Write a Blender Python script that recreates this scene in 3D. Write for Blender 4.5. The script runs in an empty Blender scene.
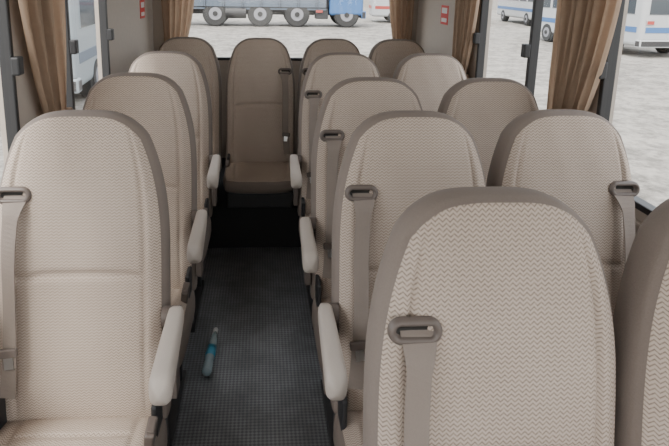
import bpy, bmesh, math, random
from mathutils import Vector, Matrix, Euler
random.seed(4)
R=math.radians
S=bpy.context.scene
col=S.collection

# ---------------------------------------------------------------- materials
def mat(name,color,rough=0.6,metal=0.0,spec=0.5,noise=0.0,nscale=20,bump=0.0):
    m=bpy.data.materials.new(name); m.use_nodes=True
    nt=m.node_tree; b=nt.nodes['Principled BSDF']
    b.inputs['Base Color'].default_value=(*color,1)
    b.inputs['Roughness'].default_value=rough
    b.inputs['Metallic'].default_value=metal
    b.inputs['Specular IOR Level'].default_value=spec
    tc=nt.nodes.new('ShaderNodeTexCoord')
    n=nt.nodes.new('ShaderNodeTexNoise'); n.inputs['Scale'].default_value=nscale
    n.inputs['Detail'].default_value=4
    nt.links.new(tc.outputs['Object'],n.inputs['Vector'])
    if noise>0:
        mx=nt.nodes.new('ShaderNodeMix'); mx.data_type='RGBA'
        mx.inputs[6].default_value=(*[c*(1-noise) for c in color],1)
        mx.inputs[7].default_value=(*[min(1,c*(1+noise)) for c in color],1)
        nt.links.new(n.outputs['Fac'],mx.inputs[0]); nt.links.new(mx.outputs[2],b.inputs['Base Color'])
    if bump>0:
        bp=nt.nodes.new('ShaderNodeBump'); bp.inputs['Strength'].default_value=bump
        bp.inputs['Distance'].default_value=0.002
        nt.links.new(n.outputs['Fac'],bp.inputs['Height']); nt.links.new(bp.outputs['Normal'],b.inputs['Normal'])
    return m

def fabric(name,light,dark):
    m=bpy.data.materials.new(name); m.use_nodes=True
    nt=m.node_tree; L=nt.links; b=nt.nodes['Principled BSDF']
    b.inputs['Roughness'].default_value=0.95; b.inputs['Specular IOR Level'].default_value=0.15
    uv=nt.nodes.new('ShaderNodeUVMap'); uv.uv_map='UVMap'
    sp=nt.nodes.new('ShaderNodeSeparateXYZ'); L.new(uv.outputs[0],sp.inputs[0])
    def M(op,a,bv,c=None):
        n=nt.nodes.new('ShaderNodeMath'); n.operation=op
        for i,v in enumerate((a,bv,c)):
            if v is None: continue
            if isinstance(v,(int,float)): n.inputs[i].default_value=v
            else: L.new(v,n.inputs[i])
        return n.outputs[0]
    tri=M('PINGPONG',sp.outputs['X'],0.0064)
    y=M('MULTIPLY_ADD',tri,0.95,sp.outputs['Y'])
    fr=M('PINGPONG',y,0.0041)
    fr=M('DIVIDE',fr,0.0041)
    mr=nt.nodes.new('ShaderNodeMapRange'); mr.interpolation_type='SMOOTHSTEP'
    mr.inputs[1].default_value=0.35; mr.inputs[2].default_value=1.0
    L.new(fr,mr.inputs[0])
    nz=nt.nodes.new('ShaderNodeTexNoise'); nz.inputs['Scale'].default_value=200
    L.new(uv.outputs[0],nz.inputs['Vector'])
    f=M('MULTIPLY',mr.outputs[0],M('MULTIPLY_ADD',nz.outputs['Fac'],1.8,0.0))
    mx=nt.nodes.new('ShaderNodeMix'); mx.data_type='RGBA'
    mx.inputs[6].default_value=(*light,1); mx.inputs[7].default_value=(*dark,1)
    L.new(f,mx.inputs[0])
    n2=nt.nodes.new('ShaderNodeTexNoise'); n2.inputs['Scale'].default_value=4; n2.inputs['Detail'].default_value=5
    L.new(uv.outputs[0],n2.inputs['Vector'])
    m2=nt.nodes.new('ShaderNodeMix'); m2.data_type='RGBA'; m2.blend_type='MULTIPLY'
    m2.inputs[7].default_value=(0.82,0.79,0.77,1)
    L.new(n2.outputs['Fac'],m2.inputs[0]); L.new(mx.outputs[2],m2.inputs[6]); L.new(m2.outputs[2],b.inputs['Base Color'])
    bp=nt.nodes.new('ShaderNodeBump'); bp.inputs['Strength'].default_value=0.2; bp.inputs['Distance'].default_value=0.0012
    bp.invert=True
    L.new(f,bp.inputs['Height']); L.new(bp.outputs['Normal'],b.inputs['Normal'])
    return m

FAB=fabric('seat_fabric',(0.56,0.475,0.405),(0.25,0.20,0.168))
GUS=mat('seat_side_fabric',(0.205,0.168,0.145),0.9,noise=0.12,nscale=300,bump=0.3)
SHELL=mat('seat_shell_plastic',(0.20,0.178,0.162),0.55)
ARM=mat('armrest_vinyl',(0.50,0.445,0.395),0.6,noise=0.05,nscale=400,bump=0.3)
TAUPE=mat('taupe_plastic',(0.13,0.105,0.092),0.45)
SLOT=mat('dark_slot',(0.02,0.018,0.016),0.7)
BELT=mat('belt_webbing',(0.23,0.19,0.163),0.75,noise=0.1,nscale=600,bump=0.3)
STEEL=mat('steel',(0.6,0.6,0.6),0.3,1.0)
RED=mat('red_plastic',(0.6,0.03,0.02),0.4)
DARK=mat('dark_metal',(0.03,0.03,0.032),0.5)
RUB=mat('window_rubber',(0.02,0.02,0.022),0.5)
WALL=mat('wall_trim_beige',(0.44,0.385,0.335),0.7,noise=0.06,nscale=30)
CEIL=mat('ceiling_lining',(0.72,0.69,0.65),0.9,noise=0.04)
CURT=mat('curtain_cloth',(0.44,0.325,0.24),0.85,noise=0.15,nscale=40,bump=0.2)
def translucent(m,amt):
    nt=m.node_tree; b=nt.nodes['Principled BSDF']; o=[n for n in nt.nodes if n.type=='OUTPUT_MATERIAL'][0]
    t=nt.nodes.new('ShaderNodeBsdfTranslucent'); t.inputs[0].default_value=(0.52,0.37,0.26,1)
    x=nt.nodes.new('ShaderNodeMixShader'); x.inputs[0].default_value=amt
    nt.links.new(b.outputs[0],x.inputs[1]); nt.links.new(t.outputs[0],x.inputs[2]); nt.links.new(x.outputs[0],o.inputs[0])
translucent(CURT,0.3)

def glassmat():
    m=bpy.data.materials.new('window_glass'); m.use_nodes=True
    nt=m.node_tree; nt.nodes.clear()
    o=nt.nodes.new('ShaderNodeOutputMaterial'); t=nt.nodes.new('ShaderNodeBsdfTransparent')
    t.inputs[0].default_value=(0.91,0.94,0.95,1)
    g=nt.nodes.new('ShaderNodeBsdfGlossy'); g.inputs['Roughness'].default_value=0.03
    x=nt.nodes.new('ShaderNodeMixShader'); x.inputs[0].default_value=0.06
    nt.links.new(t.outputs[0],x.inputs[1]); nt.links.new(g.outputs[0],x.inputs[2])
    nt.links.new(x.outputs[0],o.inputs[0]); return m
GLASS=glassmat()

def floormat():
    m=bpy.data.materials.new('floor_vinyl'); m.use_nodes=True
    nt=m.node_tree; L=nt.links; b=nt.nodes['Principled BSDF']
    tc=nt.nodes.new('ShaderNodeTexCoord')
    mp=nt.nodes.new('ShaderNodeMapping'); mp.inputs['Rotation'].default_value=(0,0,R(45))
    L.new(tc.outputs['Object'],mp.inputs[0])
    ck=nt.nodes.new('ShaderNodeTexChecker'); ck.inputs['Scale'].default_value=95
    ck.inputs[1].default_value=(1,1,1,1); ck.inputs[2].default_value=(0,0,0,1)
    L.new(mp.outputs[0],ck.inputs['Vector'])
    nz=nt.nodes.new('ShaderNodeTexNoise'); nz.inputs['Scale'].default_value=9; nz.inputs['Detail'].default_value=8; nz.inputs['Roughness'].default_value=0.65
    L.new(tc.outputs['Object'],nz.inputs['Vector'])
    st=nt.nodes.new('ShaderNodeMapRange'); st.inputs[1].default_value=0.1; st.inputs[2].default_value=0.85
    L.new(nz.outputs['Fac'],st.inputs[0])
    mx=nt.nodes.new('ShaderNodeMix'); mx.data_type='RGBA'
    mx.inputs[6].default_value=(0.05,0.053,0.058,1); mx.inputs[7].default_value=(0.21,0.218,0.23,1)
    ma=nt.nodes.new('ShaderNodeMath'); ma.operation='MULTIPLY'
    L.new(ck.outputs['Fac'],ma.inputs[0]); L.new(st.outputs[0],ma.inputs[1])
    ad=nt.nodes.new('ShaderNodeMath'); ad.operation='MULTIPLY_ADD'; ad.inputs[1].default_value=0.45
    L.new(st.outputs[0],ad.inputs[0]); L.new(ma.outputs[0],ad.inputs[2])
    L.new(ad.outputs[0],mx.inputs[0]); L.new(mx.outputs[2],b.inputs['Base Color'])
    b.inputs['Roughness'].default_value=0.33
    bp=nt.nodes.new('ShaderNodeBump'); bp.inputs['Strength'].default_value=0.4; bp.inputs['Distance'].default_value=0.002
    L.new(ck.outputs['Fac'],bp.inputs['Height']); L.new(bp.outputs['Normal'],b.inputs['Normal'])
    return m
FLOOR=floormat()

# ---------------------------------------------------------------- mesh helpers
def new_mesh(name,bm,mats,smooth=True):
    bmesh.ops.recalc_face_normals(bm,faces=bm.faces)
    me=bpy.data.meshes.new(name); bm.to_mesh(me); bm.free()
    for m in mats: me.materials.append(m)
    if smooth:
        for p in me.polygons: p.use_smooth=True
    return me
def obj(name,me,parent=None,loc=(0,0,0),rot=(0,0,0)):
    o=bpy.data.objects.new(name,me); col.objects.link(o)
    o.location=loc; o.rotation_euler=rot
    if parent: o.parent=parent
    return o
def empty(name,loc=(0,0,0),rot=(0,0,0)):
    o=bpy.data.objects.new(name,None); o.empty_display_size=0.1; col.objects.link(o); o.location=loc; o.rotation_euler=rot
    return o
def box(bm,x0,x1,y0,y1,z0,z1,mi=0,bev=0.0,seg=2):
    r=bmesh.ops.create_cube(bm,size=1.0)
    vs=r['verts']
    for v in vs:
        v.co=Vector(((x0+x1)/2+v.co.x*(x1-x0),(y0+y1)/2+v.co.y*(y1-y0),(z0+z1)/2+v.co.z*(z1-z0)))
    fs=set(f for v in vs for f in v.link_faces)
    for f in fs: f.material_index=mi
    if bev>0:
        es=list(set(e for v in vs for e in v.link_edges))
        bmesh.ops.bevel(bm,geom=es,offset=bev,segments=seg,affect='EDGES',profile=0.5)
def cyl(bm,c,r,depth,axis='X',mi=0,seg=32,r2=None):
    rot={'X':Matrix.Rotation(R(90),4,'Y'),'Y':Matrix.Rotation(R(90),4,'X'),'Z':Matrix.Identity(4)}[axis]
    res=bmesh.ops.create_cone(bm,cap_ends=True,segments=seg,radius1=r,radius2=r if r2 is None else r2,depth=depth,matrix=Matrix.Translation(c)@rot)
    for f in set(f for v in res['verts'] for f in v.link_faces): f.material_index=mi
def boxobj(name,boxes,mats,parent=None,bev=0.0,loc=(0,0,0)):
    bm=bmesh.new()
    for b in boxes: box(bm,*b[:6],mi=b[6] if len(b)>6 else 0,bev=bev)
    return obj(name,new_mesh(name,bm,mats,smooth=False),parent,loc)
def pane(parent,cs):
    bm=bmesh.new(); bm.faces.new([bm.verts.new(c) for c in cs])
    return obj('glass',new_mesh('glass',bm,[GLASS],False),parent)

# slab: padded upholstery panel, x = width, z = length, front = -y
def slab(name,W,H,NU,NT,thick,drop,taper,t0,bulge,groove_u,grooves_t,xf=None,pw=2.5,pd=3.0):
    bm=bmesh.new(); uvl=bm.loops.layers.uv.new('UVMap')
    hw=W/2
    def P(u,t,y):
        s=max(0,(t-t0)/(1-t0)); w=hw*(1-taper*s**pw)
        zm=H-drop*abs(u)**pd
        return Vector((u*w,y,t*zm))
    def g(a,c,wd): return math.exp(-((a-c)/wd)**2)
    def fy(u,t):
        fu=1-abs(u)**5; ft=(1-t**9)*(1-(1-t)**9)
        y=-bulge*(0.25+0.75*fu)*(0.25+0.75*ft)
        y-=0.007*g(abs(u),0.87,0.09)*ft
        gr=g(abs(u),groove_u,0.026)*ft
        for q in grooves_t:
            if abs(u)<groove_u+0.01: gr=max(gr,g(t,q,0.010)*fu)
        y+=0.011*gr
        y+=0.0014*math.sin(u*9+t*4)*math.sin(t*13+u*3)
        return y
    us=[-1+2*i/NU for i in range(NU+1)]; ts=[j/NT for j in range(NT+1)]
    F=[[bm.verts.new(P(u,t,fy(u,t))) for u in us] for t in ts]
    uvd={}
    for j in range(NT+1):
        for i in range(NU+1): uvd[F[j][i]]=(F[j][i].co.x+1.0,F[j][i].co.z+1.0)
    for j in range(NT):
        for i in range(NU):
            f=bm.faces.new((F[j][i],F[j][i+1],F[j+1][i+1],F[j+1][i])); f.material_index=0
    idx=[(0,i) for i in range(NU+1)]+[(j,NU) for j in range(1,NT+1)]+[(NT,i) for i in range(NU-1,-1,-1)]+[(j,0) for j in range(NT-1,0,-1)]
    loop=[F[j][i] for j,i in idx]; n=len(loop)
    pts=[v.co.copy() for v in loop]
    nor=[]
    for k in range(n):
        a=pts[(k-2)%n]; b=pts[(k+2)%n]; d=b-a; nn=Vector((d.z,0,-d.x)); nn.normalize(); nor.append(nn)
    base_y=-bulge*0.25
    prof=[(0.001,0.004,1),(0.007,0.004,1),(0.012,0.016,1),(0.015,0.035,1),(0.015,thick*0.6,1),(0.010,thick*0.85,1),(0.0,thick*0.97,2),(-0.02,thick,2)]
    prev=loop
    for (o,yy,mi) in prof:
        cur=[bm.verts.new(Vector((pts[k].x+nor[k].x*o,(pts[k].y if o<0.006 and o>0 else base_y*0.3)+yy if yy<0.01 else base_y*0.3+yy,pts[k].z+nor[k].z*o))) for k in range(n)]
        for k in range(n):
            f=bm.faces.new((prev[k],prev[(k+1)%n],cur[(k+1)%n],cur[k])); f.material_index=mi
        prev=cur
    f=bm.faces.new(prev); f.material_index=2
    for f in bm.faces:
        for l in f.loops:
            l[uvl].uv=uvd.get(l.vert,(l.vert.co.x+1.0+l.vert.co.y*0.5,l.vert.co.z+1.0))
    if xf:
        for v in bm.verts: v.co=xf(v.co)
    return new_mesh(name,bm,[FAB,GUS,SHELL])

BH=0.85
ME_BACK=slab('backrest_mesh',0.440,BH,72,100,0.095,0.062,0.25,0.56,0.035,0.80,[0.50],pw=2.8,pd=3.6)
ME_CUSH=slab('cushion_mesh',0.435,0.45,56,52,0.13,0.05,0.10,0.5,0.035,0.74,[0.22],xf=lambda c:Vector((c.x,-c.z,-c.y)))
ME_CUSH2=slab('bench_cushion_mesh',0.435,0.45,56,52,0.07,0.04,0.08,0.5,0.022,0.74,[0.22],xf=lambda c:Vector((c.x,-c.z,-c.y)))

def loft(name,secs,n,mats,p=2.6,mi=0):
    bm=bmesh.new(); prev=None
    for c,w,h in secs:
        ring=[]
        for k in range(n):
            a=2*math.pi*k/n; ca,sa=math.cos(a),math.sin(a)
            x=math.copysign(abs(ca)**(2/p),ca)*w/2; z=math.copysign(abs(sa)**(2/p),sa)*h/2
            ring.append(bm.verts.new(Vector((c[0]+x,c[1],c[2]+z))))
        if prev:
            for k in range(n): bm.faces.new((prev[k],prev[(k+1)%n],ring[(k+1)%n],ring[k])).material_index=mi
        else: bm.faces.new(ring)
        prev=ring
    bm.faces.new(prev)
    return new_mesh(name,bm,mats)
def arm_mesh():
    secs=[]
    N=24
    for i in range(N+1):
        q=i/N; y=0.05-q*0.305
        z=0.705-0.035*q
        e=min(1,math.sqrt(max(0.0,1-((max(0,q-0.90))/0.10)**2))) if q>0.90 else 1
        e2=math.sqrt(max(0.02,1-((0.10-q)/0.10)**2)) if q<0.10 else 1
        k=max(0.2,e)*e2
        w=(0.042+0.014*q)*k; h=(0.052+0.022*math.sin(min(1,q*1.1)*math.pi*0.55))*k
        secs.append((Vector((0,y,z)),w,h))
    return loft('armrest_mesh',secs,24,[ARM],p=3.6)
ME_ARM=arm_mesh()
bm=bmesh.new()
cyl(bm,Vector((0,0.035,0.695)),0.028,0.05,'X',0)
box(bm,-0.012,0.012,0.01,0.07,0.45,0.70,0,0.004)
ME_PIV=new_mesh('armrest_pivot_mesh',bm,[TAUPE],False)
def bezel():
    bm=bmesh.new(); n=48; a=0.025; r=0.018
    def ol(rr,k):
        t=2*math.pi*k/n; c,s=math.cos(t),math.sin(t)
        return (a if c>=0 else -a)+rr*c, rr*s
    prof=[(r+0.005,0.006),(r+0.004,-0.003),(r,-0.007),(r-0.004,-0.008),(r-0.008,-0.004),(r-0.010,0.006)]
    rings=[]
    for rr,y in prof:
        rings.append([bm.verts.new(Vector((ol(rr,k)[0],y,ol(rr,k)[1]))) for k in range(n)])
    for A,B in zip(rings,rings[1:]):
        for k in range(n): bm.faces.new((A[k],A[(k+1)%n],B[(k+1)%n],B[k]))
    f=bm.faces.new(rings[-1]); f.material_index=1
    return new_mesh('belt_guide_mesh',bm,[TAUPE,SLOT])
ME_BEZ=bezel()
def ribbon(name,pts,mats,th=0.0018):
    bm=bmesh.new(); prev=None
    for i,(p,w,d) in enumerate(pts):
        a=pts[max(0,i-1)][0]; b=pts[min(len(pts)-1,i+1)][0]
        t=(b-a).normalized(); d=(d-t*d.dot(t)).normalized(); nn=t.cross(d).normalized()*th
        r=[bm.verts.new(p+d*w+nn),bm.verts.new(p+d*w-nn),bm.verts.new(p-d*w-nn),bm.verts.new(p-d*w+nn)]
        if prev:
            for k in range(4): bm.faces.new((prev[k],prev[(k+1)%4],r[(k+1)%4],r[k]))
        else: bm.faces.new(r)
        prev=r
    bm.faces.new(prev)
    return new_mesh(name,bm,mats,False)
ZB=BH-0.208
def belt(s):
    pts=[]; N=44
    X0=0.155
    for i in range(N+1):
        q=i/N
        z=ZB+0.001-q*(ZB-0.10)
        y=-0.026-0.030*math.sin(min(1,q*9)*math.pi/2)-0.01*math.sin(q*math.pi)
        x=X0+0.020*q**0.8+0.004*math.sin(q*7)
        w=0.034-0.013*min(1,q*9)
        d=Vector((1,0.45*math.sin(q*3.0)*s,0))
        pts.append((Vector((s*x,y,z)),w,d))
    return ribbon('belt_mesh',pts,[BELT])
ME_BELT={1:belt(1),-1:belt(-1)}
def tongue():
    bm=bmesh.new()
    box(bm,-0.026,0.026,-0.007,0.007,-0.012,0.012,0,0.004)
    box(bm,-0.013,0.013,-0.002,0.002,-0.045,-0.010,1,0.001)
    return new_mesh('belt_tongue_mesh',bm,[TAUPE,STEEL],False)
ME_TON=tongue()
def buckle():
    bm=bmesh.new()
    box(bm,-0.013,0.013,-0.03,0.03,0.0,0.062,0,0.006)
    box(bm,-0.009,0.009,-0.018,0.018,0.058,0.066,1,0.002)
    box(bm,-0.006,0.006,-0.016,0.016,-0.10,0.004,0,0.003)
    return new_mesh('buckle_mesh',bm,[TAUPE,TAUPE],False)
ME_BUC=buckle()
def base(legs):
    bm=bmesh.new()
    if legs:
        for s in (-1,1):
            x=s*0.165
            box(bm,x-0.014,x+0.014,-0.40,-0.37,0.0,0.30,0,0.004)
            box(bm,x-0.014,x+0.014,-0.05,-0.02,0.0,0.32,0,0.004)
            box(bm,x-0.022,x+0.022,-0.42,0.02,0.0,0.025,0,0.004)
            box(bm,x-0.010,x+0.010,-0.40,0.0,0.245,0.285,0,0.004)
        box(bm,-0.165,0.165,-0.40,-0.375,0.10,0.13,0,0.004)
        box(bm,-0.20,0.20,-0.41,0.0,0.272,0.305,0,0.008)
    else:
        box(bm,-0.20,0.20,-0.38,0.0,0.272,0.375,0,0.008)
    for s in (-1,1):
        box(bm,s*0.212-0.008,s*0.212+0.008,-0.08,0.08,0.275,0.50,0,0.006)
    return new_mesh('seat_frame_mesh',bm,[DARK],False)
ME_BASE=base(True); ME_BASE2=base(False)
REC=R(-9)
def seat(cx,ytop,bs,arm,sx=1.0,back=False):
    e=empty('passenger_seat',(cx,ytop-0.13,0)); e.scale=(sx,1,1)
    obj('backrest',ME_BACK,e,(0,0,0.40),(REC,0,0))
    obj('seat_cushion',ME_CUSH2 if back else ME_CUSH,e,(0,0.0,0.435 if back else 0.40),(R(-3),0,0))
    g=empty('seatbelt',(0,0,0.40),(REC,0,0)); g.parent=e
    obj('belt_guide',ME_BEZ,g,(bs*0.163,-0.036,ZB))
    obj('belt_webbing',ME_BELT[bs],g)
    obj('belt_tongue',ME_TON,g,(bs*0.171,-0.069,0.23),(0,R(6*bs),0))
    obj('belt_buckle',ME_BUC,e,(-bs*0.205,-0.10,0.42),(R(18),R(-bs*8),0))
    obj('seat_frame',ME_BASE2 if back else ME_BASE,e)
    if arm:
        obj('armrest',ME_ARM,e,(arm*0.262,0,0))
        obj('armrest_pivot',ME_PIV,e,(arm*0.248,0.0,0))
    return e
LX=-0.495
for y in (1.52,2.20,2.93): seat(LX,y,-1,1)
for x,y,s in ((0.412,0.89,0.96),(0.433,1.52,0.97),(0.43,2.12,1),(0.43,2.93,1)): seat(x,y,-1,-1,s)
for x,y,s in ((0.868,0.87,0.95),(0.885,1.54,0.94),(0.90,2.12,0.98),(0.90,2.93,0.98)): seat(x,y,1,0,s)
for x,b in ((LX,-1),(-0.008,1),(0.47,-1),(0.91,1)): seat(x,3.72,b,0,0.98,True)

# ---------------------------------------------------------------- bus shell
XL,XR=-0.80,1.17; Y0,Y1=-1.2,4.25; ZS,ZH,ZR=0.93,1.82,1.98; T=0.06
boxobj('floor',[(XL-T,XR+T,Y0-T,Y1+T,-0.08,0)],[FLOOR])
boxobj('ceiling',[(XL-T,XR+T,Y0-T,Y1+T,ZR,ZR+0.06)],[CEIL])
wins=[(-1.05,0.35),(0.45,1.86),(2.08,3.0)]
def sidewall(name,xa,xb):
    bx=[(xa,xb,Y0,Y1,0,ZS),(xa,xb,Y0,Y1,ZH,ZR)]
    edges=[Y0]+[v for w in wins for v in w]+[Y1]
    for i in range(0,len(edges),2): bx.append((xa,xb,edges[i],edges[i+1],ZS,ZH))
    boxobj(name,bx,[WALL])
sidewall('wall_left',XL-T,XL); sidewall('wall_right',XR,XR+T)
boxobj('wall_back',[(XL,XR,Y1,Y1+T,0,1.03),(XL,XR,Y1,Y1+T,ZH,ZR),(XL,-0.68,Y1,Y1+T,1.03,ZH),(1.03,XR,Y1,Y1+T,1.03,ZH)],[WALL])
boxobj('wall_front',[(XL,XR,Y0-T,Y0,0,0.70),(XL,XR,Y0-T,Y0,1.93,ZR),(XL,XL+0.05,Y0-T,Y0,0.70,1.93),(XR-0.05,XR,Y0-T,Y0,0.70,1.93)],[WALL])
BENCH_SHADE=mat('under_bench_shade',(0.022,0.022,0.024),0.95,noise=0.2,nscale=200)  # near-black colour paints in the shade of the recess under the rear bench
boxobj('rear_bench_plinth',[(XL+0.01,XR-0.01,3.24,Y1-0.01,0.0,0.268)],[BENCH_SHADE],bev=0.006)
wn=1
def rubber_frame(axis,pos,a0,a1,z0,z1,bars):
    t=0.022; d=0.02
    bm=bmesh.new()
    def b(a,b_,c,e):
        if axis=='X': box(bm,pos-d,pos+d,a,b_,c,e,0,0.004)
        else: box(bm,a,b_,pos-d,pos+d,c,e,0,0.004)
    b(a0,a0+t,z0,z1); b(a1-t,a1,z0,z1); b(a0,a1,z0,z0+t); b(a0,a1,z1-t,z1)
    for q in bars: b(q-0.012,q+0.012,z0,z1)
    return new_mesh('window_frame',bm,[RUB],False)
for side,x,sg in (('l',XL-0.015,1),('r',XR+0.015,-1)):
    for (a,b) in wins:
        e=empty('window_%d'%wn); wn+=1
        bars=[2.40] if a>2 else [(a+b)/2]
        obj('frame',rubber_frame('X',x,a,b,ZS,ZH,bars),e)
        pane(e,[(x,a+.01,ZS+.01),(x,b-.01,ZS+.01),(x,b-.01,ZH-.01),(x,a+.01,ZH-.01)])
        bm=bmesh.new(); xx=x+sg*0.035
        for q in bars+[b-0.02]:
            box(bm,xx-0.014,xx+0.014,q-0.02,q+0.02,1.30,1.36,0,0.006)
        obj('latch',new_mesh('latch',bm,[RUB],False),e)
e=empty('window_%d'%wn); wn+=1
obj('frame',rubber_frame('Y',Y1+0.015,-0.68,1.03,1.03,ZH,[]),e)
pane(e,[(-.67,Y1+.015,1.04),(1.02,Y1+.015,1.04),(1.02,Y1+.015,ZH-.01),(-.67,Y1+.015,ZH-.01)])
e=empty('window_%d'%wn); wn+=1
obj('frame',rubber_frame('Y',Y0-0.03,XL+0.05,XR-0.05,0.70,1.93,[]),e)
pane(e,[(XL+.06,Y0-.03,.71),(XR-.06,Y0-.03,.71),(XR-.06,Y0-.03,1.92),(XL+.06,Y0-.03,1.92)])
boxobj('trim_1',[(XL,XL+0.03,Y0,Y1,0.86,0.90)],[WALL],bev=0.008)
boxobj('trim_2',[(XR-0.02,XR,Y0,Y1,0.86,0.90)],[WALL],bev=0.008)
for i,x in enumerate((XL+0.05,XR-0.05)):
    boxobj('curtain_rail',[(x-0.008,x+0.008,Y0+0.05,Y1-0.08,1.79,1.81)],[STEEL])
boxobj('curtain_rail',[(XL+0.06,XR-0.06,Y1-0.06,Y1-0.045,1.79,1.81)],[STEEL])

def curtain(axis,fix,c_top,w_top,c_tie,w_tie,n=7,tie=1.10,amp=0.022):
    bm=bmesh.new(); NU=n*12; NZ=40; z0,z1=0.92,1.785
    rows=[]
    for j in range(NZ+1):
        z=z1-(z1-z0)*j/NZ
        if z>tie: q=((z1-z)/(z1-tie))**2.0; w=w_top+(w_tie-w_top)*q; c=c_top+(c_tie-c_top)*q
        else: q=(tie-z)/(tie-z0); w=w_tie*(1+0.8*q**0.7); c=c_tie
        r=[]
        for i in range(NU+1):
            u=i/NU; k=2*math.pi*n*u
            off=amp*(math.sin(k)+0.35*math.sin(k*0.5+1.3+z*2))*min(1,w/w_top+0.25)
            a=c+(u-0.5)*w+0.004*math.sin(k*2+z*6)
            r.append(bm.verts.new(Vector((fix+off,a,z)) if axis=='X' else Vector((a,fix+off,z))))
        rows.append(r)
    for A,B in zip(rows,rows[1:]):
        for i in range(NU): bm.faces.new((A[i],A[i+1],B[i+1],B[i]))
    me=new_mesh('curtain_mesh',bm,[CURT])
    o=obj('curtain',me)
    bm=bmesh.new()
    if axis=='X': box(bm,fix-0.032,fix+0.032,c_tie-w_tie/2-0.01,c_tie+w_tie/2+0.01,tie-0.02,tie+0.02,0,0.012,3)
    else: box(bm,c_tie-w_tie/2-0.01,c_tie+w_tie/2+0.01,fix-0.032,fix+0.032,tie-0.02,tie+0.02,0,0.012,3)
    obj('tieback',new_mesh('tieband',bm,[CURT]),o)
curtain('X',XL+0.04,2.04,0.42,2.10,0.17)
curtain('X',XR-0.04,1.93,0.38,2.00,0.20)
curtain('X',XR-0.04,3.10,0.34,3.15,0.16,n=5)
curtain('Y',Y1-0.07,-0.60,0.26,-0.64,0.14,n=5)
curtain('Y',Y1-0.07,1.02,0.20,1.05,0.12,n=4)
WHITE=mat('white_paint',(0.75,0.75,0.74),0.4)
for x0,x1,y in ((XL,XL+0.003,3.88),(XR-0.003,XR,3.60)):
    e=boxobj('emergency_exit_sign',[(x0,x1,y-0.07,y+0.07,1.36,1.48,0)],[RED])
    s=1 if x0<0 else -1
    xm=(x0+x1)/2+s*0.002
    boxobj('label_text',[(xm-0.001,xm+0.001,y-0.05,y+0.05,1.375,1.40,0),(xm-0.001,xm+0.001,y-0.05,y+0.05,1.43,1.465,0)],[WHITE],parent=e)

# water bottle lying on the floor beside the left seats
BLUE=mat('blue_plastic',(0.05,0.28,0.42),0.3)
CLEAR=mat('clear_pet_plastic',(0.62,0.74,0.78),0.12)
CLEAR.node_tree.nodes['Principled BSDF'].inputs['Transmission Weight'].default_value=0.6
bm=bmesh.new(); prof=[(0.0,0.0),(0.022,0.0),(0.026,0.006),(0.026,0.05),(0.024,0.055),(0.026,0.06),(0.026,0.15),(0.019,0.185),(0.011,0.20),(0.011,0.215)]
n=24; prev=None
for k,(r,z) in enumerate(prof):
    ring=[bm.verts.new((max(r,1e-4)*math.cos(2*math.pi*i/n),max(r,1e-4)*math.sin(2*math.pi*i/n),z)) for i in range(n)]
    if prev:
        for i in range(n): bm.faces.new((prev[i],prev[(i+1)%n],ring[(i+1)%n],ring[i])).material_index=0
    prev=ring
bm.faces.new(prev)
cyl(bm,Vector((0,0,0.22)),0.014,0.02,'Z',2,20)
cyl(bm,Vector((0,0,0.10)),0.027,0.05,'Z',1,24)
o=obj('water_bottle',new_mesh('water_bottle',bm,[CLEAR,BLUE,WHITE]),None,(-0.225,2.07,0.0225),(R(-90),0,R(-3))); o.scale=(0.8,0.8,1.3)

# ---------------------------------------------------------------- outside
GZ=-0.70
def groundmat():
    m=bpy.data.materials.new('gravel_ground'); m.use_nodes=True
    nt=m.node_tree; L=nt.links; b=nt.nodes['Principled BSDF']
    tc=nt.nodes.new('ShaderNodeTexCoord')
    n1=nt.nodes.new('ShaderNodeTexNoise'); n1.inputs['Scale'].default_value=2.2; n1.inputs['Detail'].default_value=12; n1.inputs['Roughness'].default_value=0.8
    n2=nt.nodes.new('ShaderNodeTexVoronoi'); n2.inputs['Scale'].default_value=9
    n3=nt.nodes.new('ShaderNodeTexNoise'); n3.inputs['Scale'].default_value=0.25; n3.inputs['Detail'].default_value=3
    for n in (n1,n2,n3): L.new(tc.outputs['Object'],n.inputs['Vector'])
    mx=nt.nodes.new('ShaderNodeMix'); mx.data_type='RGBA'
    mx.inputs[6].default_value=(0.05,0.046,0.041,1); mx.inputs[7].default_value=(0.30,0.28,0.25,1)
    ad=nt.nodes.new('ShaderNodeMath'); ad.operation='MULTIPLY_ADD'; ad.inputs[1].default_value=0.4
    L.new(n2.outputs['Distance'],ad.inputs[0]); 
    mr=nt.nodes.new('ShaderNodeMapRange'); mr.inputs[1].default_value=0.43; mr.inputs[2].default_value=0.57; mr.inputs[4].default_value=0.6
    L.new(n1.outputs['Fac'],mr.inputs[0]); 
    a2=nt.nodes.new('ShaderNodeMath'); a2.operation='MULTIPLY_ADD'; a2.inputs[1].default_value=0.4
    L.new(n3.outputs['Fac'],a2.inputs[0]); L.new(mr.outputs[0],a2.inputs[2]); L.new(a2.outputs[0],ad.inputs[2])
    L.new(ad.outputs[0],mx.inputs[0]); L.new(mx.outputs[2],b.inputs['Base Color'])
    b.inputs['Roughness'].default_value=0.95
    return m
boxobj('ground_terrain',[(-90,90,-60,120,GZ-0.3,GZ)],[groundmat()])
TYRE=mat('tyre_rubber',(0.03,0.03,0.03),0.8); HUB=mat('wheel_hub',(0.22,0.22,0.24),0.5)
GREYB=mat('grey_blue_paint',(0.08,0.105,0.14),0.5); BLUEP=mat('blue_paint',(0.05,0.13,0.30),0.4)
REDP=mat('red_paint',(0.35,0.05,0.04),0.4); WGL=mat('dark_glass',(0.05,0.06,0.07),0.1)
BUSW=mat('bus_white_paint',(0.40,0.41,0.42),0.4)
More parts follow.
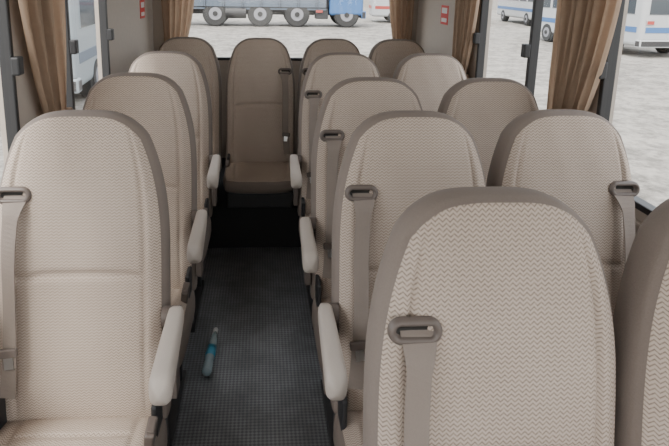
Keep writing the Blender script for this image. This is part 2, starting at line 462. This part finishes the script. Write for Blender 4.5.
def wheel(name,parent,x,y,r,ax):
    bm=bmesh.new()
    cyl(bm,Vector((0,0,0)),r,0.35,ax,0,40)
    es=[e for e in bm.edges if len(e.link_faces)==2 and e.calc_face_angle()>1]
    bmesh.ops.bevel(bm,geom=es,offset=0.06,segments=3,affect='EDGES')
    cyl(bm,Vector((0,0,0)),r*0.5,0.37,ax,1,28); cyl(bm,Vector((0,0,0)),r*0.2,0.44,ax,0,16)
    obj(name,new_mesh(name,bm,[TYRE,HUB],False),parent,(x,y,r))
e=empty('dump_truck',(-0.1,32,GZ))
bm=bmesh.new()
box(bm,-5.0,4.9,-0.4,0.4,0.62,1.05,0,0.03)
box(bm,-5.2,3.6,-1.2,1.2,1.02,2.9,1,0.05)
box(bm,-5.2,3.6,-1.15,-1.05,0.90,1.05,1,0.02)
for i in range(9): box(bm,-5.0+i*1.0,-4.9+i*1.0,-1.28,-1.2,1.05,2.85,1,0.02)
for x in (-4.6,-3.9,3.2): box(bm,x-0.2,x+0.2,-1.18,-1.1,0.78,0.95,2,0.02)
obj('chassis_and_bed',new_mesh('bed',bm,[DARK,GREYB,REDP],False),e)
bm=bmesh.new(); box(bm,3.75,5.6,-1.2,1.2,0.65,3.1,0,0.15,4); box(bm,4.0,5.1,-1.22,1.22,1.9,2.7,1,0.05); box(bm,5.5,5.75,-1.2,1.2,0.5,0.9,2,0.04)
obj('cab',new_mesh('cab',bm,[BLUEP,WGL,DARK],False),e)
bm=bmesh.new(); cyl(bm,Vector((-1.3,-0.95,0.75)),0.32,1.1,'X',0); box(bm,3.0,3.7,-1.1,-0.5,0.45,1.0,0,0.05)
obj('fuel_tank',new_mesh('tank',bm,[DARK],False),e)
for i,x in enumerate((-2.4,0.0,2.0,4.7)): 
    for y in (-1.0,1.0): wheel('wheel_%d%s'%(i,'ab'[y>0]),e,x,y,0.68,'Y')
def bus(name,loc,rotz,L=7.0,W=2.4,H=2.9,stripe=None,body=None):
    e=empty(name,loc,(0,0,R(rotz)))
    bm=bmesh.new()
    box(bm,-W/2,W/2,-L/2,L/2,0.38,H,0,0.14,4)
    box(bm,-W/2-0.012,W/2+0.012,-L/2+0.2,L/2-0.2,0.85,1.05,2,0.004)
    box(bm,-W/2+0.15,W/2-0.15,-L/2-0.012,L/2+0.012,0.85,1.05,2,0.004)
    box(bm,-W/2+0.2,W/2-0.2,-L/2-0.015,L/2+0.015,1.45,2.45,1,0.02)
    k=int(L/1.3)
    for i in range(k):
        a=-L/2+0.35+i*(L-0.6)/k; box(bm,-W/2-0.015,W/2+0.015,a,a+(L-0.6)/k-0.12,1.45,2.35,1,0.02)
    box(bm,-W/2-0.03,W/2+0.03,-L/2-0.08,-L/2+0.2,0.36,0.62,3,0.04)
    for s in (-1,1):
        box(bm,s*(W/2-0.3)-0.15,s*(W/2-0.3)+0.15,-L/2-0.03,-L/2,1.12,1.28,4,0.02)
    obj('body',new_mesh('body',bm,[body or BUSW,WGL,stripe or BLUEP,DARK,REDP],False),e)
    for i,y in enumerate((-L/2+1.5,L/2-1.4)):
        for s in (-1,1): wheel('wheel_%d%s'%(i,'ab'[s>0]),e,s*(W/2-0.16),y,0.42,'X')
    return e
bus('parked_bus',(13.7,22.0,GZ),4)
bus('parked_bus',(17.5,36.0,GZ),-4)
bus('parked_bus',(10.4,36.0,GZ),84,stripe=REDP)
SILV=mat('silver_paint',(0.20,0.23,0.25),0.4)
bus('parked_bus',(-4.6,13.4,GZ),3,stripe=GREYB,body=SILV)
boxobj('yard_wall',[(-60,60,60,60.4,GZ,GZ+3.0)],[mat('concrete_wall',(0.3,0.29,0.27),0.9,noise=0.15,nscale=0.6)])

# ---------------------------------------------------------------- light
w=bpy.data.worlds.new('world'); S.world=w; w.use_nodes=True
nt=w.node_tree; bg=nt.nodes['Background']
sky=nt.nodes.new('ShaderNodeTexSky'); sky.sky_type='NISHITA'; sky.sun_disc=False
sky.sun_elevation=R(50); sky.sun_rotation=R(200); sky.dust_density=5; sky.air_density=1.0
mx=nt.nodes.new('ShaderNodeMix'); mx.data_type='RGBA'; mx.inputs[0].default_value=0.7
sc=nt.nodes.new('ShaderNodeVectorMath'); sc.operation='SCALE'; sc.inputs[3].default_value=0.15
nt.links.new(sky.outputs[0],sc.inputs[0]); nt.links.new(sc.outputs[0],mx.inputs[6])
mx.inputs[7].default_value=(1.0,0.98,0.955,1)
nt.links.new(mx.outputs[2],bg.inputs['Color']); bg.inputs['Strength'].default_value=4.6
sl=bpy.data.lights.new('sun','SUN'); sl.energy=4.5; sl.angle=R(12); sl.color=(1,0.96,0.9)
so=bpy.data.objects.new('sun',sl); col.objects.link(so)
d=Vector((0.35,0.45,-0.85)); so.rotation_euler=d.to_track_quat('-Z','Y').to_euler(); so.location=(0,0,8)

# ---------------------------------------------------------------- camera
cd=bpy.data.cameras.new('camera'); cam=bpy.data.objects.new('camera',cd); col.objects.link(cam)
cam.location=(0,0,1.60)
M3=Euler((R(78),0,R(-3.5))).to_matrix()@Matrix.Rotation(R(0.9),3,'Z')
cam.rotation_euler=M3.to_euler()
cd.sensor_width=36; cd.lens=565/669*36; cd.clip_start=0.05
cd.shift_x=39/669; cd.shift_y=-119/669
S.camera=cam
